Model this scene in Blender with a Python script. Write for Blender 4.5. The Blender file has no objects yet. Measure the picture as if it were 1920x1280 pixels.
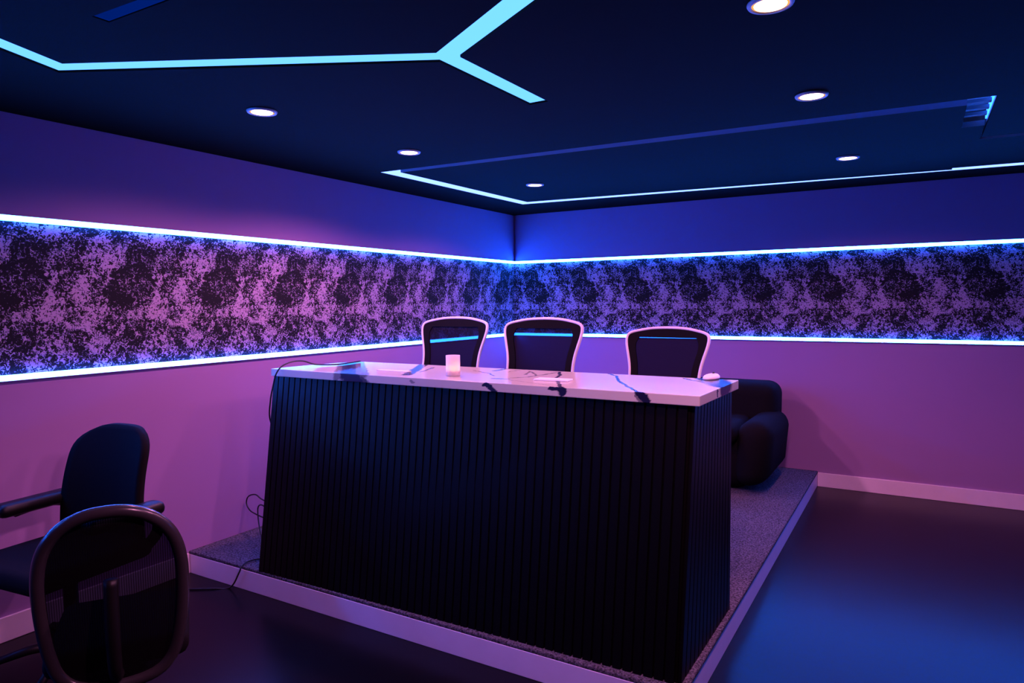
import bpy, bmesh, math, random
from mathutils import Vector, Matrix
random.seed(7)
C = bpy.context.scene.collection
SC = bpy.context.scene
R_ = math.radians

# ---------------------------------------------------------------- camera
cd = bpy.data.cameras.new('camera'); cam = bpy.data.objects.new('camera', cd); C.objects.link(cam)
YAW, PITCH, ROLL, FPX = -.53780, -.0569, -.0091, 1287.0
fw = Vector((math.sin(YAW)*math.cos(PITCH), math.cos(YAW)*math.cos(PITCH), math.sin(PITCH)))
rt = Vector((math.cos(YAW), -math.sin(YAW), 0)); up = rt.cross(fw)
r2 = rt*math.cos(ROLL)+up*math.sin(ROLL); u2 = -rt*math.sin(ROLL)+up*math.cos(ROLL)
m = Matrix((r2, u2, -fw)).transposed().to_4x4(); m.translation = Vector((3.5654, -6.0405, 1.5233))
cam.matrix_world = m
cd.sensor_fit = 'HORIZONTAL'; cd.sensor_width = 36; cd.lens = FPX*36/1920; cd.clip_start = .05; cd.clip_end = 100
SC.camera = cam

# ---------------------------------------------------------------- world, exposure
w = bpy.data.worlds.new('world'); SC.world = w; w.use_nodes = True
w.node_tree.nodes['Background'].inputs[0].default_value = (.0, .0, .0, 1)
w.node_tree.nodes['Background'].inputs[1].default_value = 0
SC.view_settings.view_transform = 'Standard'; SC.view_settings.look = 'None'
SC.view_settings.exposure = 0; SC.view_settings.gamma = 1; SC.view_settings.use_curve_mapping = False

# lamp colours (linear): blue LED strips, cyan ceiling channels, warm downlights
LED_WALL = (1.6, 19, 150)
LED_SLOT = (.22, .78, 2.6)
LED_RING = (.55, .95, 4.0)
DOWN = (9, 5.5, 4.5)            # what the lens itself shows
DOWN_BEAM = ((1, .31, .66), 66)  # colour and watts of each downlight's beam

# ---------------------------------------------------------------- materials
def nt(name):
    mt = bpy.data.materials.new(name); mt.use_nodes = True
    t = mt.node_tree; b = t.nodes['Principled BSDF']
    return mt, t, b
def N(t, typ, **kw):
    n = t.nodes.new(typ)
    for k, v in kw.items():
        if k in ('operation', 'blend_type', 'data_type', 'noise_dimensions', 'wave_type', 'bands_direction', 'clamp', 'interpolation_type', 'vector_type'): setattr(n, k, v)
    return n
def val(t, sock, v):
    if isinstance(v, bpy.types.NodeSocket): t.links.new(v, sock)
    else: sock.default_value = v
def M_(t, op, a, b=0.0, c=0.0):
    n = N(t, 'ShaderNodeMath', operation=op); val(t, n.inputs[0], a); val(t, n.inputs[1], b); val(t, n.inputs[2], c)
    return n.outputs[0]
def objco(t):
    return N(t, 'ShaderNodeTexCoord').outputs['Object']
def noise(t, vec, scale, detail=2, rough=.5, dist=0):
    n = N(t, 'ShaderNodeTexNoise'); t.links.new(vec, n.inputs['Vector'])
    n.inputs['Scale'].default_value = scale; n.inputs['Detail'].default_value = detail
    n.inputs['Roughness'].default_value = rough; n.inputs['Distortion'].default_value = dist
    return n.outputs['Fac']
def mixc(t, fac, a, b):
    n = N(t, 'ShaderNodeMix', data_type='RGBA'); val(t, n.inputs[0], fac)
    for s, v in ((n.inputs[6], a), (n.inputs[7], b)):
        if isinstance(v, bpy.types.NodeSocket): t.links.new(v, s)
        else: s.default_value = (*v[:3], 1)
    return n.outputs[2]
def bump(t, b, h, strength, dist=.002):
    n = N(t, 'ShaderNodeBump'); n.inputs['Strength'].default_value = strength; n.inputs['Distance'].default_value = dist
    t.links.new(h, n.inputs['Height']); t.links.new(n.outputs[0], b.inputs['Normal'])
def simple(name, col, rough=.5, metal=0, var=.08, scale=30, spec=.5, bmp=0):
    mt, t, b = nt(name)
    co = objco(t); f = noise(t, co, scale, 3)
    t.links.new(mixc(t, f, [c*(1-var) for c in col], [c*(1+var) for c in col]), b.inputs['Base Color'])
    b.inputs['Roughness'].default_value = rough; b.inputs['Metallic'].default_value = metal
    b.inputs['Specular IOR Level'].default_value = spec
    if bmp: bump(t, b, noise(t, co, scale*6, 2), bmp)
    return mt
def emit(name, col):
    mt = bpy.data.materials.new(name); mt.use_nodes = True; t = mt.node_tree
    t.nodes.remove(t.nodes['Principled BSDF'])
    e = N(t, 'ShaderNodeEmission'); s = max(col)
    e.inputs[0].default_value = (*[c/s for c in col], 1); e.inputs[1].default_value = s
    t.links.new(e.outputs[0], t.nodes['Material Output'].inputs[0])
    return mt
WALL = simple('wall_paint', (.36, .205, .45), .75, 0, .03, 3, .25)
WHITE = simple('white_gloss_paint', (.86, .72, .88), .4, 0, .05, 12)
CEIL = simple('black_ceiling_paint', (.0062, .0030, .0020), .75, 0, .15, 8, .03)
DARKW = simple('unseen_wall_dark', (.04, .035, .04), .8, 0, .05, 4, .1)  # for the unseen walls, kept dark to cut bounced light
BLACKPL = simple('black_plastic', (.006, .0055, .0065), .45, 0, .1, 30, .3)
GLOSSRIM = simple('glossy_grey_plastic', (.032, .028, .034), .26, 0, .1)
FABRIC = simple('black_fabric', (.006, .0055, .007), .95, 0, .25, 120, .1, .3)
BOUCLE = simple('black_woven_upholstery', (.006, .0055, .007), .95, 0, .4, 90, .1, .6)
WHITEPL = simple('white_plastic', (.78, .76, .78), .35, 0, .03)
CHROME = simple('chrome', (.6, .6, .6), .15, 1, .05)
CABLE = simple('black_rubber', (.012, .01, .012), .5)
PAPER = simple('white_paper', (.85, .83, .84), .6, 0, .02)
SLAT = simple('black_slat_wood', (.0022, .0018, .0019), .45, 0, .2, 20, .10)
EDGE = simple('panel_edge_grey', (.16, .17, .2), .6, 0, .05)
CHAN = simple('channel_white', (.8, .85, .88), .6, 0, .02)
TRIMW = simple('downlight_trim', (.5, .44, .5), .4, 0, .02)
LEDW = emit('wall_led', LED_WALL); LEDS = emit('slot_led', LED_SLOT); LEDR = emit('ring_led', LED_RING)
LEDN = emit('unseen_edge_fill', (.01, .45, 6)); LEDD = emit('faint_blue_led', (.0, .012, .16))
DOWNM = emit('downlight_lens', DOWN); DOWNR = emit('downlight_halo_glow', (1.25, .46, .10))

def make_floor():
    mt, t, b = nt('black_vinyl_floor')
    co = objco(t)
    mp = N(t, 'ShaderNodeMapping'); t.links.new(co, mp.inputs[0]); mp.inputs['Scale'].default_value = (1, 8, 1)
    g = noise(t, mp.outputs[0], 6, 5, .6)
    br = N(t, 'ShaderNodeTexBrick'); t.links.new(co, br.inputs['Vector'])
    br.inputs['Scale'].default_value = 1; br.inputs['Brick Width'].default_value = 1.2; br.inputs['Row Height'].default_value = .18
    br.inputs['Mortar Size'].default_value = .0012
    br.inputs['Color1'].default_value = (.003, .0027, .003, 1); br.inputs['Color2'].default_value = (.0038, .003, .0038, 1); br.inputs['Mortar'].default_value = (.004, .004, .004, 1)
    t.links.new(mixc(t, M_(t, 'MULTIPLY', g, .4), br.outputs[0], (.005, .004, .005)), b.inputs['Base Color'])
    b.inputs['Specular IOR Level'].default_value = .15
    t.links.new(M_(t, 'MULTIPLY_ADD', g, .02, .27), b.inputs['Roughness'])
    return mt
FLOOR = make_floor()

def make_wallpaper():
    mt, t, b = nt('speckled_wallpaper')
    P = .53; R = P/(2*math.pi)
    co = objco(t); s = N(t, 'ShaderNodeSeparateXYZ'); t.links.new(co, s.inputs[0])
    u = M_(t, 'SUBTRACT', s.outputs[0], s.outputs[1])
    th = M_(t, 'MULTIPLY', u, 1/R)
    cb = N(t, 'ShaderNodeCombineXYZ')
    t.links.new(M_(t, 'MULTIPLY', M_(t, 'COSINE', th), R), cb.inputs[0])
    t.links.new(M_(t, 'MULTIPLY', M_(t, 'SINE', th), R), cb.inputs[1])
    t.links.new(M_(t, 'ADD', s.outputs[2], 5.37), cb.inputs[2])
    big = noise(t, cb.outputs[0], 8.5, 2.5, .55, .5)
    fine = noise(t, cb.outputs[0], 72, 2.5, .6, 1.1)
    h = M_(t, 'ADD', fine, M_(t, 'MULTIPLY', M_(t, 'SUBTRACT', big, .5), .72))
    r = N(t, 'ShaderNodeMapRange', interpolation_type='SMOOTHSTEP'); t.links.new(h, r.inputs[0])
    r.inputs[1].default_value = .48; r.inputs[2].default_value = .61
    t.links.new(mixc(t, r.outputs[0], (.008, .007, .008), (.42, .30, .44)), b.inputs['Base Color'])
    b.inputs['Roughness'].default_value = .8; b.inputs['Specular IOR Level'].default_value = .2
    bump(t, b, r.outputs[0], .5, .004)
    return mt
WPAPER = make_wallpaper()

def make_carpet():
    mt, t, b = nt('grey_speckled_carpet')
    co = objco(t); f = noise(t, co, 105, 3, .75); g = noise(t, co, 5, 2)
    r = N(t, 'ShaderNodeMapRange'); t.links.new(f, r.inputs[0]); r.inputs[1].default_value = .36; r.inputs[2].default_value = .66
    t.links.new(mixc(t, r.outputs[0], (.018, .018, .022), (.19, .17, .22)), b.inputs['Base Color'])
    b.inputs['Roughness'].default_value = 1; b.inputs['Specular IOR Level'].default_value = .05
    bump(t, b, f, .9, .006)
    return mt
CARPET = make_carpet()

ZT = 1.17
VEINS = [(0.543,-2.928,1.069,-3.483,0.034,1.00),(0.592,-3.028,1.022,-3.506,0.020,0.55),(0.646,-2.962,1.173,-3.490,0.025,0.60),(1.098,-3.505,1.181,-3.542,0.030,1.00),(1.043,-3.505,1.121,-3.540,0.010,0.70),(1.174,-3.506,1.261,-3.544,0.012,0.75),(1.110,-2.921,1.275,-3.203,0.020,0.75),(1.275,-3.203,1.384,-3.402,0.020,0.75),(1.271,-3.041,1.358,-3.255,0.008,0.50),(1.494,-3.507,1.525,-3.516,0.005,0.50),(1.566,-3.076,1.723,-3.167,0.004,0.60),(1.723,-3.167,1.791,-3.245,0.004,0.60),(1.914,-3.505,1.948,-3.520,0.007,0.90),(1.948,-3.520,2.004,-3.540,0.007,0.90),(1.673,-3.043,1.669,-2.919,0.014,0.55),(1.762,-3.061,1.759,-2.971,0.004,0.50),(1.759,-2.971,1.791,-2.893,0.004,0.50),(1.862,-3.352,1.929,-3.344,0.012,0.45),(1.914,-3.299,1.977,-3.223,0.006,0.60),(1.977,-3.223,1.979,-3.148,0.006,0.60),(1.979,-3.148,1.993,-3.092,0.006,0.60),(1.993,-3.092,1.999,-2.947,0.006,0.60),(1.906,-3.134,1.851,-2.988,0.006,0.50),(1.851,-2.988,1.979,-3.148,0.006,0.50),(1.999,-2.947,2.069,-3.083,0.007,0.80),(2.069,-3.083,2.111,-3.203,0.007,0.80),(2.111,-3.203,2.201,-3.362,0.007,0.80),(2.201,-3.362,2.288,-3.509,0.007,0.80),(2.239,-3.508,2.288,-3.510,0.009,0.90),(2.288,-3.510,2.331,-3.536,0.009,0.90),(2.281,-3.508,2.325,-3.532,0.010,0.90),(1.955,-3.368,2.212,-3.465,0.003,0.40),(2.212,-2.874,2.328,-3.002,0.006,0.80),(2.328,-3.002,2.405,-3.170,0.006,0.80),(2.405,-3.170,2.540,-3.383,0.006,0.80),(2.540,-3.383,2.615,-3.492,0.006,0.80),(2.621,-3.506,2.662,-3.525,0.010,0.85),(2.662,-3.525,2.699,-3.545,0.010,0.85),(2.630,-3.523,2.674,-3.542,0.004,0.60),(2.728,-2.891,2.800,-3.021,0.045,1.00),(2.800,-3.021,2.863,-3.141,0.045,1.00),(2.880,-3.179,2.907,-3.205,0.035,1.00),(2.876,-3.270,2.898,-3.300,0.006,0.80),(2.878,-3.076,2.902,-3.127,0.008,0.80),(2.796,-2.883,2.876,-3.092,0.008,0.60),(2.638,-2.960,2.700,-3.025,0.006,0.60),(2.700,-3.025,2.750,-3.059,0.006,0.60),(2.750,-3.059,2.815,-3.144,0.006,0.60),(2.815,-3.144,2.867,-3.219,0.006,0.60)]
def make_marble():
    mt, t, b = nt('white_marble_with_navy_veins')
    g = bpy.data.node_groups.new('vein_segment', 'ShaderNodeTree')
    for n_, ty in (('P', 'NodeSocketVector'), ('A', 'NodeSocketVector'), ('D', 'NodeSocketVector'), ('W', 'NodeSocketFloat'), ('S', 'NodeSocketFloat')):
        g.interface.new_socket(n_, in_out='INPUT', socket_type=ty)
    g.interface.new_socket('Mask', in_out='OUTPUT', socket_type='NodeSocketFloat')
    gi = N(g, 'NodeGroupInput'); go = N(g, 'NodeGroupOutput')
    def VM(op, a, b_=None):
        n = N(g, 'ShaderNodeVectorMath', operation=op); g.links.new(a, n.inputs[0])
        if b_ is not None: g.links.new(b_, n.inputs[1])
        return n
    pa = VM('SUBTRACT', gi.outputs['P'], gi.outputs['A']).outputs[0]
    h = M_(g, 'DIVIDE', VM('DOT_PRODUCT', pa, gi.outputs['D']).outputs['Value'], VM('DOT_PRODUCT', gi.outputs['D'], gi.outputs['D']).outputs['Value'])
    hc = N(g, 'ShaderNodeClamp'); g.links.new(h, hc.inputs[0])
    sc = N(g, 'ShaderNodeVectorMath', operation='SCALE'); g.links.new(gi.outputs['D'], sc.inputs[0]); g.links.new(hc.outputs[0], sc.inputs['Scale'])
    d = VM('LENGTH', VM('SUBTRACT', pa, sc.outputs[0]).outputs[0]).outputs['Value']
    q = M_(g, 'SUBTRACT', 1.6, M_(g, 'DIVIDE', d, gi.outputs['W']))
    q = M_(g, 'MULTIPLY', q, 1.7); cl = N(g, 'ShaderNodeClamp'); g.links.new(q, cl.inputs[0])
    g.links.new(M_(g, 'MULTIPLY', cl.outputs[0], gi.outputs['S']), go.inputs[0])
    co = objco(t); s = N(t, 'ShaderNodeSeparateXYZ'); t.links.new(co, s.inputs[0])
    dz = M_(t, 'MAXIMUM', M_(t, 'SUBTRACT', ZT-.0005, s.outputs[2]), 0)
    cb = N(t, 'ShaderNodeCombineXYZ')
    t.links.new(M_(t, 'ADD', s.outputs[0], dz), cb.inputs[0]); t.links.new(M_(t, 'SUBTRACT', s.outputs[1], dz), cb.inputs[1])
    nz = N(t, 'ShaderNodeTexNoise'); t.links.new(cb.outputs[0], nz.inputs['Vector']); nz.inputs['Scale'].default_value = 22; nz.inputs['Detail'].default_value = 5; nz.inputs['Roughness'].default_value = .65
    v1 = N(t, 'ShaderNodeVectorMath', operation='SUBTRACT'); t.links.new(nz.outputs['Color'], v1.inputs[0]); v1.inputs[1].default_value = (.5, .5, .5)
    v2 = N(t, 'ShaderNodeVectorMath', operation='MULTIPLY'); t.links.new(v1.outputs[0], v2.inputs[0]); v2.inputs[1].default_value = (.032, .032, 0)
    v3 = N(t, 'ShaderNodeVectorMath', operation='ADD'); t.links.new(cb.outputs[0], v3.inputs[0]); t.links.new(v2.outputs[0], v3.inputs[1])
    cur = 0.0
    for x0, y0, x1, y1, wd, st in VEINS:
        gn = t.nodes.new('ShaderNodeGroup'); gn.node_tree = g
        t.links.new(v3.outputs[0], gn.inputs['P'])
        gn.inputs['A'].default_value = (x0, y0, 0); gn.inputs['D'].default_value = (x1-x0, y1-y0, 0)
        gn.inputs['W'].default_value = wd*(.85 if wd < .02 else 1.0); gn.inputs['S'].default_value = min(1, st*1.25)
        cur = M_(t, 'MAXIMUM', cur, gn.outputs[0])
    cl = noise(t, cb.outputs[0], 3, 4)
    basec = mixc(t, cl, (.53, .54, .41), (.59, .60, .47))
    t.links.new(mixc(t, cur, basec, (.010, .012, .04)), b.inputs['Base Color'])
    b.inputs['Roughness'].default_value = .2; b.inputs['Specular IOR Level'].default_value = .4
    return mt
MARBLE = make_marble()

def mesh_mat(name, col, through, scale=260):
    mt, t, b = nt(name)
    co = objco(t)
    b.inputs['Base Color'].default_value = (*col, 1); b.inputs['Roughness'].default_value = .8; b.inputs['Specular IOR Level'].default_value = .06
    wv = N(t, 'ShaderNodeTexWave'); t.links.new(co, wv.inputs[0]); wv.inputs['Scale'].default_value = scale
    tr = N(t, 'ShaderNodeBsdfTransparent'); tr.inputs[0].default_value = (.6, .7, 1, 1); mx = N(t, 'ShaderNodeMixShader')
    t.links.new(M_(t, 'MULTIPLY_ADD', wv.outputs['Fac'], through, through*.5), mx.inputs[0])
    t.links.new(b.outputs[0], mx.inputs[1]); t.links.new(tr.outputs[0], mx.inputs[2])
    t.links.new(mx.outputs[0], t.nodes['Material Output'].inputs[0])
    return mt
MESHT = mesh_mat('sheer_black_mesh', (.006, .005, .010), .055, 90)
MESHB = mesh_mat('dense_black_mesh', (.004, .0036, .0045), .05, 50)

def make_frost():
    mt, t, b = nt('frosted_white_glass')
    co = objco(t)
    t.links.new(mixc(t, noise(t, co, 40, 2), (.86, .80, .80), (.92, .86, .86)), b.inputs['Base Color']); b.inputs['Roughness'].default_value = .4
    tl = N(t, 'ShaderNodeBsdfTranslucent'); tl.inputs[0].default_value = (.95, .88, .82, 1)
    mx = N(t, 'ShaderNodeMixShader'); mx.inputs[0].default_value = .45
    t.links.new(b.outputs[0], mx.inputs[1]); t.links.new(tl.outputs[0], mx.inputs[2])
    t.links.new(mx.outputs[0], t.nodes['Material Output'].inputs[0])
    return mt
FROST = make_frost()
FLAME = emit('candle_flame', (200, 96, 22))
WAX = simple('cream_wax', (.8, .72, .6), .5)

# ---------------------------------------------------------------- mesh helpers
def bm_new(): return bmesh.new()
def quad_box(bm, x0, x1, y0, y1, z0, z1, mi=0):
    v = [bm.verts.new((x, y, z)) for z in (z0, z1) for x, y in ((x0, y0), (x1, y0), (x1, y1), (x0, y1))]
    fs = [(3, 2, 1, 0), (4, 5, 6, 7), (0, 1, 5, 4), (1, 2, 6, 5), (2, 3, 7, 6), (3, 0, 4, 7)]
    for f in fs: bm.faces.new([v[i] for i in f]).material_index = mi
    return v
def hexa(bm, lo, hi, mi=0):
    """lo, hi: four points each, counter-clockwise from above"""
    v = [bm.verts.new(p) for p in lo]+[bm.verts.new(p) for p in hi]
    for f in ((3, 2, 1, 0), (4, 5, 6, 7), (0, 1, 5, 4), (1, 2, 6, 5), (2, 3, 7, 6), (3, 0, 4, 7)): bm.faces.new([v[i] for i in f]).material_index = mi
def prism(bm, poly, z0, z1, mi=0):
    """poly may carry a z offset as third value"""
    lo = [bm.verts.new((p[0], p[1], z0+(p[2] if len(p) > 2 else 0))) for p in poly]
    hi = [bm.verts.new((p[0], p[1], z1+(p[2] if len(p) > 2 else 0))) for p in poly]
    n = len(poly)
    bm.faces.new(lo[::-1]).material_index = mi; bm.faces.new(hi).material_index = mi
    for i in range(n): bm.faces.new((lo[i], lo[(i+1) % n], hi[(i+1) % n], hi[i])).material_index = mi
def tube(bm, pts, r, closed=False, seg=10, rfun=None):
    pts = [Vector(p) for p in pts]; n = len(pts); rings = []
    ref = None
    for i in range(n):
        if closed: tg = pts[(i+1) % n]-pts[i-1]
        else: tg = pts[min(i+1, n-1)]-pts[max(i-1, 0)]
        tg.normalize()
        if ref is None: ref = tg.orthogonal()
        ref = (ref-tg*ref.dot(tg))
        if ref.length < 1e-6: ref = tg.orthogonal()
        ref.normalize(); b2 = tg.cross(ref)
        rr = rfun(i/(n-1)) if rfun else r
        rings.append([bm.verts.new(pts[i]+(ref*math.cos(a)+b2*math.sin(a))*rr) for a in [2*math.pi*k/seg for k in range(seg)]])
    if closed:
        # pick the twist that joins the loop best
        best = min(range(seg), key=lambda k: (rings[-1][0].co-rings[0][k].co).length)
    for i in range(n if closed else n-1):
        a = rings[i]; b = rings[(i+1) % n]; off = best if (closed and i == n-1) else 0
        for k in range(seg): bm.faces.new((a[k], a[(k+1) % seg], b[(k+1+off) % seg], b[(k+off) % seg]))
    if not closed:
        bm.faces.new(rings[0][::-1]); bm.faces.new(rings[-1])
def lathe(bm, prof, seg=32, cx=0, cy=0, z=0):
    rings = []
    for r, h in prof:
        if r < 1e-6: rings.append([bm.verts.new((cx, cy, z+h))])
        else: rings.append([bm.verts.new((cx+r*math.cos(2*math.pi*k/seg), cy+r*math.sin(2*math.pi*k/seg), z+h)) for k in range(seg)])
    for a, b in zip(rings, rings[1:]):
        for k in range(seg):
            k2 = (k+1) % seg
            if len(a) == 1 and len(b) == 1: break
            if len(a) == 1: bm.faces.new((a[0], b[k2], b[k]))
            elif len(b) == 1: bm.faces.new((a[k], a[k2], b[0]))
            else: bm.faces.new((a[k], a[k2], b[k2], b[k]))
def catmull(pts, n=8, closed=False):
    pts = [Vector(p) for p in pts]; out = []; L = len(pts)
    rng = range(L if closed else L-1)
    g = (lambda i: pts[i % L]) if closed else (lambda i: pts[max(0, min(L-1, i))])
    for i in rng:
        p0, p1, p2, p3 = g(i-1), g(i), g(i+1), g(i+2)
        for k in range(n):
            t = k/n
            out.append(.5*((2*p1)+(p2-p0)*t+(2*p0-5*p1+4*p2-p3)*t*t+(3*p1-p0-3*p2+p3)*t**3))
    if not closed: out.append(pts[-1])
    return out
def grid_shell(bm, front, back, nu, nv):
    """front/back(u,v) -> point, u,v in 0..1; closed solid sheet"""
    F = [[bm.verts.new(front(i/nu, j/nv)) for i in range(nu+1)] for j in range(nv+1)]
    B = [[bm.verts.new(back(i/nu, j/nv)) for i in range(nu+1)] for j in range(nv+1)]
    for j in range(nv):
        for i in range(nu):
            bm.faces.new((F[j][i], F[j][i+1], F[j+1][i+1], F[j+1][i]))
            bm.faces.new((B[j+1][i], B[j+1][i+1], B[j][i+1], B[j][i]))
    for j in range(nv):
        bm.faces.new((F[j+1][0], B[j+1][0], B[j][0], F[j][0])); bm.faces.new((F[j][nu], B[j][nu], B[j+1][nu], F[j+1][nu]))
    for i in range(nu):
        bm.faces.new((F[0][i], B[0][i], B[0][i+1], F[0][i+1])); bm.faces.new((F[nv][i+1], B[nv][i+1], B[nv][i], F[nv][i]))
def rbox(bm, x0, x1, y0, y1, z0, z1, r, seg=4):
    b2 = bmesh.new(); quad_box(b2, x0, x1, y0, y1, z0, z1)
    bmesh.ops.bevel(b2, geom=list(b2.edges)+list(b2.verts), offset=r, segments=seg, profile=.5, affect='EDGES')
    me = bpy.data.meshes.new('tmp'); b2.to_mesh(me); b2.free(); bm.from_mesh(me); bpy.data.meshes.remove(me)
def obj(name, bm, mats, parent=None, smooth=False, bevel=0):
    bmesh.ops.remove_doubles(bm, verts=bm.verts, dist=1e-5)
    bmesh.ops.recalc_face_normals(bm, faces=bm.faces)
    me = bpy.data.meshes.new(name); bm.to_mesh(me); bm.free()
    for mt in (mats if isinstance(mats, (list, tuple)) else [mats]): me.materials.append(mt)
    if smooth:
        for p in me.polygons: p.use_smooth = True
    o = bpy.data.objects.new(name, me); C.objects.link(o)
    if parent: o.parent = parent
    if bevel:
        md = o.modifiers.new('bevel', 'BEVEL'); md.width = bevel; md.segments = 2; md.limit_method = 'ANGLE'
    return o
def tag(o, label, cat, group=None):
    o['label'] = label; o['category'] = cat
    if group: o['group'] = group
    return o
def struct(o): o['kind'] = 'structure'; return o
def thing(name, label, cat, loc=(0, 0, 0), rz=0, group=None):
    o = bpy.data.objects.new(name, None); C.objects.link(o); o.location = loc; o.rotation_euler = (0, 0, rz); o.empty_display_size = .1
    return tag(o, label, cat, group)
def dup(root, loc, rz, label, group=None):
    r = root.copy(); C.objects.link(r); r.location = loc; r.rotation_euler = (0, 0, rz); r['label'] = label
    if group: r['group'] = group
    for ch in list(root.children):
        c = ch.copy(); C.objects.link(c); c.parent = r
        for gc in list(ch.children):
            d = gc.copy(); C.objects.link(d); d.parent = c
    return r

# ---------------------------------------------------------------- room shell
H = 2.4; XE, YE = 7.0, -9.0; ZU, ZL, BH = 1.926, 1.2005, .1144
SH = .1086; SX, SY = 2.864, -3.691
def wall(name, boxf):
    bm = bm_new()
    for z0, z1, mi in ((0, ZL, 0), (ZL, ZU, 1), (ZU, H+.12, 0)): boxf(bm, z0, z1, mi)
    return struct(obj(name, bm, [WALL, WPAPER]))
wall('wall_left', lambda bm, a, b, mi: quad_box(bm, -.12, 0, YE, .12, a, b, mi))
wall('wall_right', lambda bm, a, b, mi: quad_box(bm, 0, XE, 0, .12, a, b, mi))
bm = bm_new(); quad_box(bm, XE, XE+.12, YE, .12, 0, H+.12); struct(obj('wall_east', bm, DARKW))
bm = bm_new(); quad_box(bm, -.12, XE+.12, YE-.12, YE, 0, H+.12); struct(obj('wall_back', bm, DARKW))
bm = bm_new(); quad_box(bm, -.12, XE+.12, YE-.12, .12, -.08, 0); struct(obj('floor', bm, FLOOR))
bm = bm_new(); quad_box(bm, 0, .014, YE, SY-.002, 0, BH); struct(obj('baseboard_left', bm, WHITE, bevel=.003))
bm = bm_new(); quad_box(bm, SX+.002, XE, -.014, 0, 0, BH); struct(obj('baseboard_right', bm, WHITE, bevel=.003))

# ---------------------------------------------------------------- ceiling with slots
HW = .046
def unit(a, b): d = Vector((b[0]-a[0], b[1]-a[1])); return d.normalized()
def left(d): return Vector((-d.y, d.x))
def corner(J, d1, d2, h=HW):
    """corner point between arm d1 (its left side) and arm d2 (its right side)"""
    A = Vector(J)+left(d1)*h; B = Vector(J)-left(d2)*h
    den = d1.x*d2.y-d1.y*d2.x
    a = ((B-A).x*d2.y-(B-A).y*d2.x)/den
    return tuple(A+d1*a)
J = (2.083, -4.003); A = (.818, -4.668); E = (2.095, -3.323); T = (3.22, -4.645); P0 = (1.10, -5.45)
dE, dA, dT = unit(J, E), unit(J, A), unit(J, T); dAJ, dP = unit(A, J), unit(A, P0)
def end(p, d, s): return tuple(Vector(p)+left(d)*HW*s)
# counter-clockwise outline: E tip, round J to arm A, round A to P0 and back, arm T and back
YOUT = [end(E, dE, -1), end(E, dE, 1), corner(J, dE, dA), corner(A, dP, dAJ) if False else None]
def miter(P, din, dout, s):
    """offset polyline corner; din arrives, dout leaves, s=+1 left side"""
    n = (left(din)+left(dout)); n.normalize()
    return tuple(Vector(P)+n*(HW*s/max(.2, n.dot(left(din)))))
YOUT = [end(E, dE, -1), end(E, dE, 1), corner(J, dE, dA),
        miter(A, dA, dP, -1), end(P0, dP, -1), end(P0, dP, 1), miter(A, dA, dP, 1),
        corner(J, dA, dT), end(T, dT, -1), end(T, dT, 1), corner(J, dT, dE)]
RING = [(.433, -2.491), (3.831, -2.352), (3.828, -1.46), (6.5, -1.29), (6.5, -.165), (.470, -.640)]
DIM = [(1.385, -4.855), (2.0, -4.835), (2.0, -4.795), (1.385, -4.803)]
def slot_ceiling():
    bm = bm_new()
    loops = [[(-.12, YE-.12), (XE+.12, YE-.12), (XE+.12, .12), (-.12, .12)], YOUT, RING, DIM]
    eds = []
    for lp in loops:
        vs = [bm.verts.new((p[0], p[1], H)) for p in lp]
        eds += [bm.edges.new((vs[i], vs[(i+1) % len(vs)])) for i in range(len(vs))]
    bmesh.ops.triangle_fill(bm, use_beauty=True, use_dissolve=False, edges=eds)
    for f in bm.faces:
        if f.normal.z > 0: f.normal_flip()
    ret = bmesh.ops.extrude_face_region(bm, geom=list(bm.faces))
    for e in ret['geom']:
        if isinstance(e, bmesh.types.BMVert): e.co.z += .016
    return struct(obj('ceiling', bm, CEIL))
slot_ceiling()

def channel(poly, label, led, top=.062, group='lit ceiling channels'):
    th = thing('ceiling_light_channel', label, 'light strip', (poly[0][0], poly[0][1], H), 0, group)
    loc = [(p[0]-poly[0][0], p[1]-poly[0][1]) for p in poly]; n = len(loc)
    bm = bm_new()           # folded white side walls and lid
    bot = [bm.verts.new((p[0], p[1], min(.016, top+.004))) for p in loc]; up_ = [bm.verts.new((p[0], p[1], top+.02)) for p in loc]
    for i in range(n): bm.faces.new((bot[i], bot[(i+1) % n], up_[(i+1) % n], up_[i]))
    bm.faces.new(up_)
    obj('channel_housing', bm, CHAN, th)
    bm = bm_new(); prism(bm, loc, top, top+.006); obj('diffuser', bm, led, th)
    return th
channel(YOUT, 'glowing cyan branching strip light set into black ceiling above the desk', LEDS, .009)
channel(DIM, 'short dim blue slot in black ceiling beyond the bright strip light', LEDD, .004)

# cove round the dropped ceiling panels
cv = thing('ceiling_cove_light', 'cyan lit cove running round the dropped ceiling panel near the corner', 'light strip', (RING[0][0], RING[0][1], H))
ox, oy = RING[0]
L_ = [(p[0]-ox, p[1]-oy) for p in RING]; n = len(L_)
bm = bm_new()
bot = [bm.verts.new((p[0], p[1], .016)) for p in L_]; up_ = [bm.verts.new((p[0], p[1], .11)) for p in L_]
for i in range(n): bm.faces.new((bot[i], bot[(i+1) % n], up_[(i+1) % n], up_[i]))
bm.faces.new(up_); obj('cove_housing', bm, CHAN, cv)
def strip_along(p, q, z0, z1, mt, name='led_tape', inset=.0):
    p, q = Vector(p), Vector(q); d = (q-p).normalized(); nrm = left(d)
    a, b = p+nrm*.001, q+nrm*.001; c, e = q+nrm*.007, p+nrm*.007
    bm = bm_new(); prism(bm, [tuple(a), tuple(b), tuple(c), tuple(e)], z0, z1); return obj(name, bm, mt, cv)
strip_along(L_[5], L_[0], .001, .05, LEDR)      # left wall side
strip_along(L_[4], L_[5], .001, .035, LEDR)     # right wall side
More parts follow.
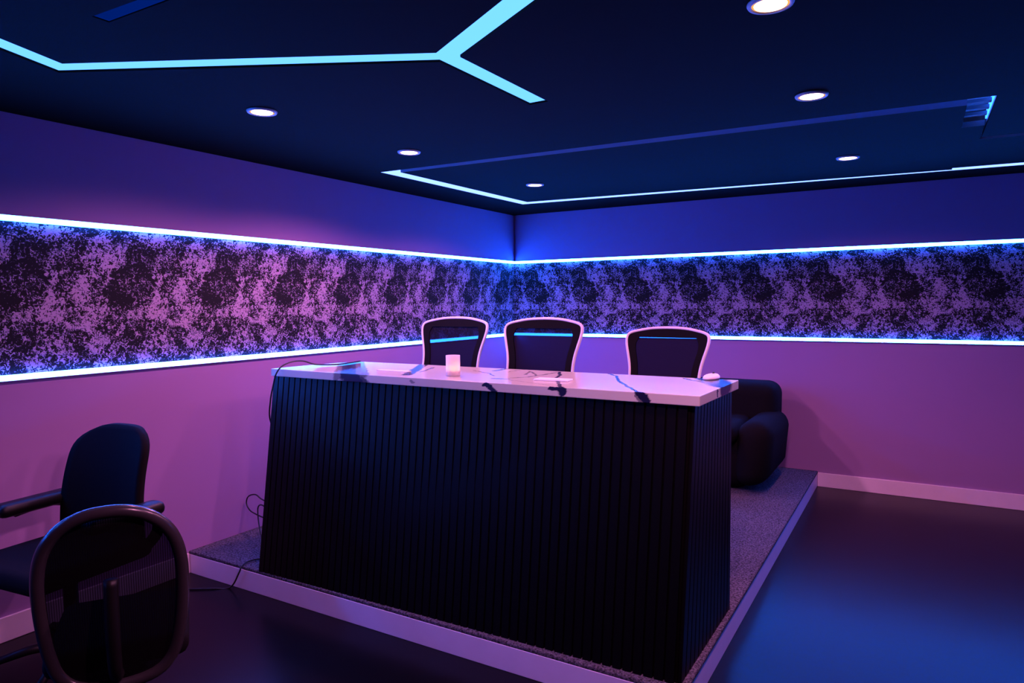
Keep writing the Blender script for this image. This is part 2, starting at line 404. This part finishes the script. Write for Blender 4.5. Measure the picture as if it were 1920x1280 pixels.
strip_along(L_[0], L_[1], .030, .040, LEDN)     # near side: unseen dim strip added to light the panel edge
strip_along(L_[1], ((L_[1][0]*.35+L_[2][0]*.65), (L_[1][1]*.35+L_[2][1]*.65)), .03, .06, emit('right_led', (.12, .9, 7)))
for yy in (-2.13, -2.0, -1.87):
    bm = bm_new(); quad_box(bm, 3.66-ox, 3.825-ox, yy-oy-.02, yy-oy+.02, .03, .045); obj('hanger_bracket', bm, EDGE, cv)
bm = bm_new(); prism(bm, [(.545, -2.415, 0), (3.722, -2.285, -.010), (3.722, -.488, -.010), (.575, -.745, 0)], H, H+.028)
quad_box(bm, 1.2, 1.26, -1.6, -1.5, H+.02, H+.109); quad_box(bm, 3.0, 3.06, -1.6, -1.5, H+.01, H+.109)
bmesh.ops.recalc_face_normals(bm, faces=bm.faces)
for f in bm.faces: f.material_index = 1 if (abs(f.normal.z) < .5) else 0
struct(obj('trim_1', bm, [CEIL, EDGE]))
bm = bm_new(); prism(bm, [(3.7225, -1.76), (3.822, -1.76), (3.822, -1.395), (6.4, -1.23), (6.4, -.285), (3.7225, -.487)], H, H+.028)  # left end is a plate added to black out part of the slot
quad_box(bm, 4.2, 4.26, -1.0, -.9, H+.02, H+.109); quad_box(bm, 5.9, 5.96, -1.0, -.9, H+.02, H+.109)
bmesh.ops.recalc_face_normals(bm, faces=bm.faces)
for f in bm.faces: f.material_index = 1 if abs(f.normal.z) < .5 else 0
struct(obj('trim_2', bm, [CEIL, EDGE]))

# ---------------------------------------------------------------- wall LED strips
def wall_strip(label, p, q, z, nrm):
    th = thing('led_strip', label, 'light strip', (p[0], p[1], z), 0, 'LED strips edging the wallpaper band')
    d = Vector((q[0]-p[0], q[1]-p[1])); along_x = abs(d.x) > abs(d.y)
    bm = bm_new(); b2 = bm_new()
    Ln = d.x if along_x else d.y
    sg = 1 if z > 1.5 else -1          # the lip sits on the side away from the wallpaper
    lip = sorted((sg*.0115, sg*.0145))
    nx, ny = nrm
    def bx(m_, a0, a1, d0, d1, z0, z1):
        if along_x: quad_box(m_, a0, a1, *sorted((d0*ny, d1*ny)), z0, z1)
        else: quad_box(m_, *sorted((d0*nx, d1*nx)), *sorted((a0*math.copysign(1, Ln), a1*math.copysign(1, Ln))), z0, z1)
    A_ = abs(Ln)
    bx(bm, 0, A_, 0, .004, -.0145, .0145); bx(bm, 0, A_, .0035, .013, *lip)
    bx(b2, .013, A_, .004, .0125, -.0115, .0115)
    obj('mounting_profile', bm, WHITEPL, th); obj('diffuser', b2, LEDW, th, bevel=.003)
wall_strip('glowing blue-white LED strip along top of wallpaper on the pink-lit wall left of corner', (0, 0), (0, -7.5), ZU, (1, 0))
wall_strip('glowing blue-white LED strip along bottom of wallpaper on the pink-lit wall left of corner', (0, 0), (0, -7.5), ZL, (1, 0))
wall_strip('glowing blue-white LED strip along top of wallpaper on the blue wall right of corner', (0, 0), (6.98, 0), ZU, (0, -1))
wall_strip('glowing blue-white LED strip along bottom of wallpaper on the wall behind the desk chairs', (0, 0), (6.98, 0), ZL, (0, -1))

# ---------------------------------------------------------------- downlights
def downlight(loc, label):
    th = thing('recessed_downlight', label, 'ceiling light', loc, 0, 'warm recessed downlights')
    bm = bm_new(); lathe(bm, [(.0, -.001), (.067, -.001), (.067, -.004), (.064, -.009), (.056, -.010), (.053, -.005), (.0, -.005)], 40); obj('trim_ring', bm, TRIMW, th, True)
    bm = bm_new(); lathe(bm, [(.0, -.0052), (.0475, -.0052), (.0465, -.008), (.0, -.0088)], 32); obj('lens', bm, DOWNM, th, True)
    bm = bm_new(); lathe(bm, [(.0475, -.005), (.0535, -.005), (.0535, -.0062), (.0475, -.0072), (.0475, -.005)], 32); obj('glow_rim', bm, DOWNR, th, True)  # emissive orange ring, stands in for the halo around the lamp
    ld = bpy.data.lights.new('beam', 'SPOT'); ld.color = DOWN_BEAM[0]; ld.energy = DOWN_BEAM[1]; ld.spot_size = R_(158); ld.spot_blend = .55; ld.shadow_soft_size = .045
    lo = bpy.data.objects.new('beam', ld); C.objects.link(lo); lo.location = (0, 0, -.056); lo.parent = th
    return th
dl = downlight((.976, -3.895, H), 'warm round ceiling downlight nearest the left wall, below the long cyan strip')
for x, y, lb in ((.998, -2.88, 'warm round ceiling downlight just outside the near corner of dropped panel'),
                 (1.075, -1.511, 'small warm ceiling downlight in the dropped panel close to room corner'),
                 (3.141, -2.80, 'warm round ceiling downlight above thin blue line of dropped panel, right side'),
                 (3.159, -1.324, 'small warm ceiling downlight in dropped panel near the right wall'),
                 (3.163, -3.857, 'large warm ceiling downlight cut by top edge of the picture'),
                 (3.16, -4.90, 'warm ceiling downlight above the open floor, outside the picture')):
    z = H if y < -2.5 else H-.0015*0
    if y > -2.5: z = H-.010*(x-.55)/3.17
    lamp_ = dup(dl, (x, y, z), 0, lb)
    for ch in lamp_.children:          # each lamp's own dimming
        if ch.type == 'LIGHT': ch.data = ch.data.copy(); ch.data.energy *= (1.35 if x < 2 else 1.0) if -2.9 < y < -2 else (.8 if x < 2 else .62) if y > -2 else 1.5 if y < -4.5 else 1.0
for ch in dl.children:
    if ch.type == 'LIGHT': ch.data.energy *= .6

# ---------------------------------------------------------------- stage platform
st = thing('stage_platform', 'low carpeted corner platform with white kick boards under the desk', 'platform', (SX/2, SY/2, 0))
sx, sy = SX/2, SY/2
bm = bm_new(); quad_box(bm, .002-sx, SX-.014-sx, SY+.014-sy, -.002-sy, 0, SH-.004); obj('platform_core', bm, BLACKPL, st)
bm = bm_new(); quad_box(bm, .002-sx, SX-sx, SY-sy, SY+.014-sy, 0, SH); obj('kick_board', bm, WHITE, st, bevel=.002)
bm = bm_new(); quad_box(bm, SX-.014-sx, SX-sx, SY+.014-sy, -.002-sy, 0, SH); obj('kick_board', bm, WHITE, st, bevel=.002)
bm = bm_new(); rbox(bm, .002-sx, SX+.002-sx, SY+.001-sy, -.002-sy, SH-.003, SH+.017, .006, 3); obj('carpet', bm, CARPET, st, True)
ZC = SH+.017

# ---------------------------------------------------------------- reception desk
dk = thing('reception_desk', 'black slatted reception desk with white marble top on the carpeted platform', 'desk', (1.72, -3.3, ZC))
ox, oy, oz = 1.72, -3.3, ZC
def loc3(p): return (p[0]-ox, p[1]-oy, p[2]-oz)
TOPZ = ZT-.040
FLb, FRb, RRb, RLb = (.600, -3.675), (2.825, -3.640), (2.830, -2.915), (.640, -2.915)
FLt, FRt, RRt, RLt = (.500, -3.455), (2.822, -3.470), (2.836, -2.940), (.640, -2.935)
def lerp(a, b, t): return tuple(a[i]+(b[i]-a[i])*t for i in range(len(a)))
def slat_panel(name, b0, b1, t0, t1, outn, pitch, label=None):
    Lg = math.dist(b0, b1); k = round(Lg/pitch); bm = bm_new()
    for i in range(k):
        s0, s1 = (i+.0)/k, (i+.80)/k
        B0, B1, T0, T1 = lerp(b0, b1, s0), lerp(b0, b1, s1), lerp(t0, t1, s0), lerp(t0, t1, s1)
        dp = Vector(outn)*.016
        def pts(z, P, Q): return [loc3((P[0]+dp.x, P[1]+dp.y, z)), loc3((Q[0]+dp.x, Q[1]+dp.y, z)), loc3((Q[0], Q[1], z)), loc3((P[0], P[1], z))]
        hexa(bm, pts(ZC, B0, B1), pts(TOPZ, T0, T1))
    dq = Vector(outn)*.002; dr = Vector(outn)*-.016
    hexa(bm, [loc3((p[0]+d.x, p[1]+d.y, ZC)) for p, d in ((b0, dq), (b1, dq), (b1, dr), (b0, dr))],
         [loc3((p[0]+d.x, p[1]+d.y, TOPZ)) for p, d in ((t0, dq), (t1, dq), (t1, dr), (t0, dr))])
    return obj(name, bm, SLAT, dk)
slat_panel('front_panel', FLb, FRb, FLt, FRt, (0, -1), .041)
slat_panel('side_panel', FRb, RRb, FRt, RRt, (1, 0), .055)
slat_panel('side_panel', RLb, FLb, RLt, FLt, (-1, 0), .055)
bm = bm_new(); hexa(bm, [loc3((p[0], p[1], ZC+.70)) for p in ((.60, -3.52), (2.80, -3.53), (2.80, -2.93), (.66, -2.93))], [loc3((p[0], p[1], ZC+.725)) for p in ((.60, -3.52), (2.80, -3.53), (2.80, -2.93), (.66, -2.93))]); obj('inner_shelf', bm, SLAT, dk)
wt = [(.488, -3.481), (2.866, -3.511), (2.875, -2.922), (.655, -2.912), (.594, -2.935), (.514, -3.219)]
bm = bm_new(); prism(bm, wt, TOPZ, ZT)
o = obj('worktop', bm, MARBLE, dk, bevel=.003); o.location = (-ox, -oy, -oz)

# ---------------------------------------------------------------- things on the desk
cn = thing('candle_holder', 'frosted white candle cup glowing warm on the marble desk top', 'candle', (1.617, -3.335, ZT))
bm = bm_new(); lathe(bm, [(.0, .0), (.0335, .0), (.0345, .004), (.0345, .100), (.0325, .100), (.0315, .006), (.0, .006)], 40); obj('glass_cup', bm, FROST, cn, True)
bm = bm_new(); lathe(bm, [(.0, .006), (.029, .006), (.029, .026), (.0, .027)], 28); obj('wax', bm, WAX, cn, True)
bm = bm_new(); lathe(bm, [(.0, .026), (.006, .032), (.008, .040), (.005, .052), (.0, .062)], 16); obj('flame', bm, FLAME, cn, True)
bm = bm_new(); rbox(bm, -.083, .083, -.035, .035, 0, .008, .003, 2)
o = obj('notepad', bm, PAPER); o.location = (2.145, -3.30, ZT); o.rotation_euler = (0, 0, R_(4)); tag(o, 'thin white notepad lying flat near the middle of the marble top', 'notepad')
bm = bm_new(); rbox(bm, -.105, .105, -.018, .018, 0, .004, .0015, 2)
o = obj('paper_sheet', bm, PAPER); o.location = (1.20, -3.285, ZT); tag(o, 'flat white paper strip on marble between the wide dark vein and candle', 'paper')
ms = thing('computer_mouse', 'white computer mouse at the right end of marble desk top', 'mouse', (2.757, -2.93, ZT), R_(79))
def mouse_pt(u, v, top):
    a = u*2*math.pi; return None
bm = bm_new()
segs = 24; rows = []
for j in range(7):
    t = j/6; rr = math.cos(t*math.pi/2)**.55 if j < 6 else 0; hh = .004+.019*math.sin(t*math.pi/2)
    rows.append([bm.verts.new((.058*rr*math.cos(2*math.pi*k/segs), .032*rr*math.sin(2*math.pi*k/segs), hh+.004*rr*math.cos(2*math.pi*k/segs)*t)) for k in range(segs)] if rr > 0 else [bm.verts.new((0, 0, hh))])
base_ = [bm.verts.new((.056*math.cos(2*math.pi*k/segs), .030*math.sin(2*math.pi*k/segs), 0)) for k in range(segs)]
bm.faces.new(base_[::-1]); rows.insert(0, base_)
for a, b in zip(rows, rows[1:]):
    for k in range(segs):
        k2 = (k+1) % segs
        if len(b) == 1: bm.faces.new((a[k], a[k2], b[0]))
        else: bm.faces.new((a[k], a[k2], b[k2], b[k]))
obj('shell', bm, WHITEPL, ms, True)
bm = bm_new(); tube(bm, [(.022, -.004, .0235), (.022, .004, .0235)], .006, seg=14); obj('scroll_wheel', bm, BLACKPL, ms, True)

# power cable off the left end of the desk
pts = [(.650, -2.95, 1.176), (.672, -3.065, 1.176), (.676, -3.178, 1.176), (.600, -3.26, 1.180), (.590, -3.34, 1.205), (.592, -3.42, 1.208), (.590, -3.49, 1.190), (.580, -3.524, 1.150), (.562, -3.530, 1.09), (.535, -3.530, 1.0), (.495, -3.50, .88), (.50, -3.42, .7), (.46, -3.38, .50), (.36, -3.36, .36), (.16, -3.30, .345), (.10, -3.30, .367), (.034, -3.30, .348), (.012, -3.30, .304),
       (.05, -3.31, .27), (.123, -3.33, .262), (.26, -3.36, .262), (.36, -3.40, .30), (.24, -3.36, .335), (.155, -3.33, .30), (.20, -3.36, .20), (.36, -3.46, .135), (.50, -3.56, .134), (.468, -3.600, .134), (.462, -3.66, .135), (.478, -3.705, .128), (.47, -3.712, .10), (.40, -3.72, .006), (.32, -3.78, .005), (.15, -3.9, .005), (.05, -4.05, .005)]
bm = bm_new(); tube(bm, catmull(pts, 8), .0042, seg=8)
o = obj('power_cable', bm, CABLE, None, True); tag(o, 'thin black cable trailing over left end of desk down to floor', 'cable')

# ---------------------------------------------------------------- chair base shared by the office chairs
def star_base(th, zseat, mat_star, mat_c):
    bm = bm_new(); lathe(bm, [(.0, .05), (.045, .05), (.045, .12), (.028, .13), (.028, zseat-.14), (.018, zseat-.14), (.018, zseat-.05), (.0, zseat-.05)], 20); obj('gas_column', bm, mat_c, th, True)
    bm = bm_new()
    for k in range(5):
        a = 2*math.pi*k/5+.3
        tube(bm, [(.03*math.cos(a), .03*math.sin(a), .105), (.16*math.cos(a), .16*math.sin(a), .098), (.30*math.cos(a), .30*math.sin(a), .072)], .02, seg=8, rfun=lambda t: .024-.009*t)
    obj('star_base', bm, mat_star, th, True)
    for k in range(5):
        a = 2*math.pi*k/5+.3; c, s = math.cos(a), math.sin(a); bm = bm_new()
        for sd in (-1, 1):
            px, py = .30*c-sd*.014*s, .30*s+sd*.014*c
            tube(bm, [(px+s*.009*sd, py-c*.009*sd, .0265), (px-s*.009*sd, py+c*.009*sd, .0265)], .0265, seg=18)
        tube(bm, [(.30*c, .30*s, .03), (.30*c, .30*s, .072)], .008, seg=8)
        obj('caster', bm, BLACKPL, th, True)
def seat_pad(th, zseat, wd=.25, dp=.24, mt=FABRIC, name='seat'):
    bm = bm_new(); rbox(bm, -wd, wd, -dp, dp, zseat-.05, zseat+.025, .03, 4); o = obj(name, bm, mt, th, True)
    return o

# ---- white framed mesh chairs behind the desk; the chair faces its own -y
def mesh_chair(label, loc, rz, T):
    """T: height of the back's top above the carpet"""
    th = thing('mesh_office_chair', label, 'chair', loc, rz, 'white framed mesh chairs behind the desk')
    zs = T-.80
    star_base(th, zs, WHITEPL, CHROME); seat_pad(th, zs)
    def yb(z):             # lean of the back
        d = T-z; return .24-.30*d+.12*d*d
    half = [(0, 0), (.10, -.004), (.175, -.016), (.222, -.028), (.243, -.042), (.249, -.066), (.245, -.10), (.232, -.15), (.219, -.20), (.211, -.25), (.209, -.30), (.212, -.36), (.215, -.42), (.210, -.48), (.185, -.525), (.10, -.545), (0, -.55)]
    rim = half+[(-x, z) for x, z in half[-2:0:-1]]
    P = catmull([(x, 0, z) for x, z in rim], 4, True)
    def place(x, dz, f=0): z = T+dz; return Vector((x, yb(z)+.25*x*x*-1.0+f, z))
    bm = bm_new(); tube(bm, [place(p.x, p.z) for p in P], .0095, True, 8); obj('back_frame', bm, WHITEPL, th, True)
    # opaque black border and sheer mesh inside it
    def w_at(dz):
        for (x0, z0), (x1, z1) in zip(half, half[1:]):
            if z1 <= dz <= z0 and z0 != z1: return x0+(x1-x0)*(z0-dz)/(z0-z1)
        return 0.0
    zs_ = [-.056-.434*k/12 for k in range(13)]
    op = [(w_at(z)-.048-(.022 if k == 0 else .006 if k == 1 else 0), z) for k, z in enumerate(zs_)]
    op = op+[(-x, z) for x, z in op[::-1]]
    def inner(p):            # where the line from the back's middle to p leaves the opening
        cx, cz = 0, -.275; dx, dz = p.x-cx, p.z-cz; best = None
        for (ax, az), (bx_, bz) in zip(op, op[1:]+op[:1]):
            ex, ez = bx_-ax, bz-az; den = dx*ez-dz*ex
            if abs(den) < 1e-9: continue
            t = ((ax-cx)*ez-(az-cz)*ex)/den; u = ((ax-cx)*dz-(az-cz)*dx)/den
            if t > 0 and -1e-6 <= u <= 1+1e-6 and (best is None or t < best): best = t
        return (cx+dx*best, cz+dz*best)
    nP = len(P); bm = bm_new()
    for f, sgn in ((-.006, 1), (.006, -1)): pass
    vo = [[bm.verts.new(place(p.x, p.z, f)) for p in P] for f in (-.006, .006)]
    vi = [[bm.verts.new(place(*inner(p), f)) for p in P] for f in (-.006, .006)]
    for i in range(nP):
        j = (i+1) % nP
        bm.faces.new((vo[0][i], vo[0][j], vi[0][j], vi[0][i])); bm.faces.new((vo[1][j], vo[1][i], vi[1][i], vi[1][j]))
        bm.faces.new((vi[0][i], vi[0][j], vi[1][j], vi[1][i])); bm.faces.new((vo[0][j], vo[0][i], vo[1][i], vo[1][j]))
    obj('back_border', bm, FABRIC, th)
    bm = bm_new(); rows_ = []
    for k in range(13):
        wi, z = op[k]; wi += .006; rows_.append([bm.verts.new(place(wi*(2*i/10-1), z+(.006 if k == 0 else -.006 if k == 12 else 0), .001)) for i in range(11)])
    for ra, rb in zip(rows_, rows_[1:]):
        for i in range(10): bm.faces.new((ra[i], ra[i+1], rb[i+1], rb[i]))
    obj('mesh_panel', bm, MESHT, th)
    bm = bm_new(); tube(bm, catmull([(0, .06, zs-.07), (0, .20, zs-.04), (0, yb(zs+.2)+.02, zs+.14), (0, yb(zs+.35)+.016, zs+.30)], 6), .022, seg=10); obj('back_support', bm, WHITEPL, th, True)
    return th
mesh_chair('white-rimmed black mesh chair behind the candle on the desk', (.975, -2.62, ZC), R_(2), 1.300)
mesh_chair('white-rimmed black mesh chair in the middle of the three behind the desk', (1.655, -2.66, ZC), R_(4), 1.298)
mesh_chair('white-rimmed black mesh chair behind the right end of desk, next to white mouse', (2.285, -2.36, ZC), R_(-3), 1.240)

# ---- black armchair on the platform against the right wall
ac = thing('armchair', 'chunky black upholstered armchair on the platform behind right end of desk', 'armchair', (2.195, -.63, ZC))
def soft(name, x0, x1, y0, y1, z0, z1, r, mt=BOUCLE, fn=None):
    bm = bm_new(); rbox(bm, x0, x1, y0, y1, z0, z1, r, 5)
    if fn:
        for v in bm.verts: v.co = Vector(fn(v.co))
    return obj(name, bm, mt, ac, True)
def taper(co):   # the body draws in toward the floor
    k = max(0, .30-co.z)/.30
    return (co.x*(1-.22*k*k), co.y*(1-.12*k*k) if co.y < 0 else co.y, co.z)
soft('base_body', -.40, .40, -.34, .34, .0, .44, .13, fn=taper)
soft('armrest', .24, .495, -.42, .40, .05, .53, .11, fn=taper)
soft('armrest', -.495, -.24, -.42, .40, .05, .53, .11, fn=taper)
soft('seat_cushion', -.25, .25, -.46, .22, .36, .50, .068)
soft('backrest', -.42, .42, .14, .50, .30, .765, .10, fn=lambda c: (c.x, c.y+.06*(c.z-.3), c.z+(.018*math.cos(c.x*9) if c.z > .6 else 0)))

# ---------------------------------------------------------------- black task chair by the left wall (faces its own -y)
tc = thing('task_chair', 'black armless-looking task chair', 'chair', (.485, -4.555, 0), R_(7))
tc['label'] = 'black office chair with armrests against the pink wall, facing into the room'
ZS = .50
star_base(tc, ZS, BLACKPL, BLACKPL)
bm = bm_new(); rbox(bm, -.25, .25, -.30, .22, ZS-.07, ZS+.015, .04, 4); obj('seat', bm, FABRIC, tc, True)
def taskback(u, v, f):
    z = ZS-.02+.505*v
    w_ = .258-.03*v
    if v > .66: w_ *= (1-((v-.66)/.34)**4*.46)
    x = (u*2-1)*w_
    y = .20+.075*v+.03*math.sin(math.pi*v)*-1+.10*(x/.25)**2*-.5
    return Vector((x, y+f, z-.012*(abs(u*2-1)**4)*v**4))
bm = bm_new(); grid_shell(bm, lambda u, v: taskback(u, v, -.018), lambda u, v: taskback(u, v, .018), 16, 24); o = obj('backrest', bm, FABRIC, tc, True)
for s in (-1, 1):
    bm = bm_new(); tube(bm, catmull([(s*.20, .20, ZS-.04), (s*.28, .20, ZS+.04), (s*.285, .20, ZS+.11), (s*.28, .10, ZS+.148), (s*.275, -.05, ZS+.14)], 6), .024, seg=10)
    a = obj('armrest', bm, BLACKPL, tc, True)
    bm = bm_new(); rbox(bm, s*.285-.045, s*.285+.045, -.12, .22, ZS+.125, ZS+.185, .028, 4); obj('arm_pad', bm, BLACKPL, a, True)

# ---------------------------------------------------------------- round backed mesh chair in front (back to the camera)
rc = thing('round_back_chair', 'black mesh chair with rounded glossy rim, back turned, nearest the camera', 'chair', (1.295, -4.79, 0), R_(236))
ZR = .46
star_base(rc, ZR, BLACKPL, BLACKPL)
bm = bm_new(); rbox(bm, -.20, .20, -.24, .20, ZR-.06, ZR+.02, .035, 4); obj('seat', bm, FABRIC, rc, True)
hr = [(0, .925), (.055, .919), (.105, .897), (.145, .860), (.172, .81), (.186, .745), (.189, .67), (.184, .58), (.172, .49), (.15, .42), (.10, .375), (0, .36)]
rimp = hr+[(-x, z) for x, z in hr[-2:0:-1]]
def yr(x, z): return .22+.16*(z-.45)-.55*x*x
PR = catmull([(x, yr(x, z), z) for x, z in rimp], 6, True)
bm = bm_new(); tube(bm, PR, .019, True, 12); obj('back_rim', bm, GLOSSRIM, rc, True)
bm = bm_new(); rg = [bm.verts.new(p) for p in PR]; nP = len(rg); prev = None; cols = 10; rowsv = []
for i in range(nP//2+1):
    a = PR[i]; b = PR[(nP-i) % nP]; rowsv.append([(a.x+(b.x-a.x)*k/cols, None, a.z+(b.z-a.z)*k/cols) for k in range(cols+1)])
for v in rg: bm.verts.remove(v)
G = [[bm.verts.new((x, yr(x, z), z)) for x, _, z in r] for r in rowsv]
for r1, r2_ in zip(G, G[1:]):
    for k in range(cols): bm.faces.new((r1[k], r1[k+1], r2_[k+1], r2_[k]))
obj('mesh_panel', bm, MESHB, rc, True)
bm = bm_new(); tube(bm, catmull([(0, .10, ZR-.07), (0, .24, ZR-.05), (0, .29, ZR+.08), (0, yr(0, .72)+.025, .72)], 6), .02, seg=10); obj('back_spine', bm, BLACKPL, rc, True)
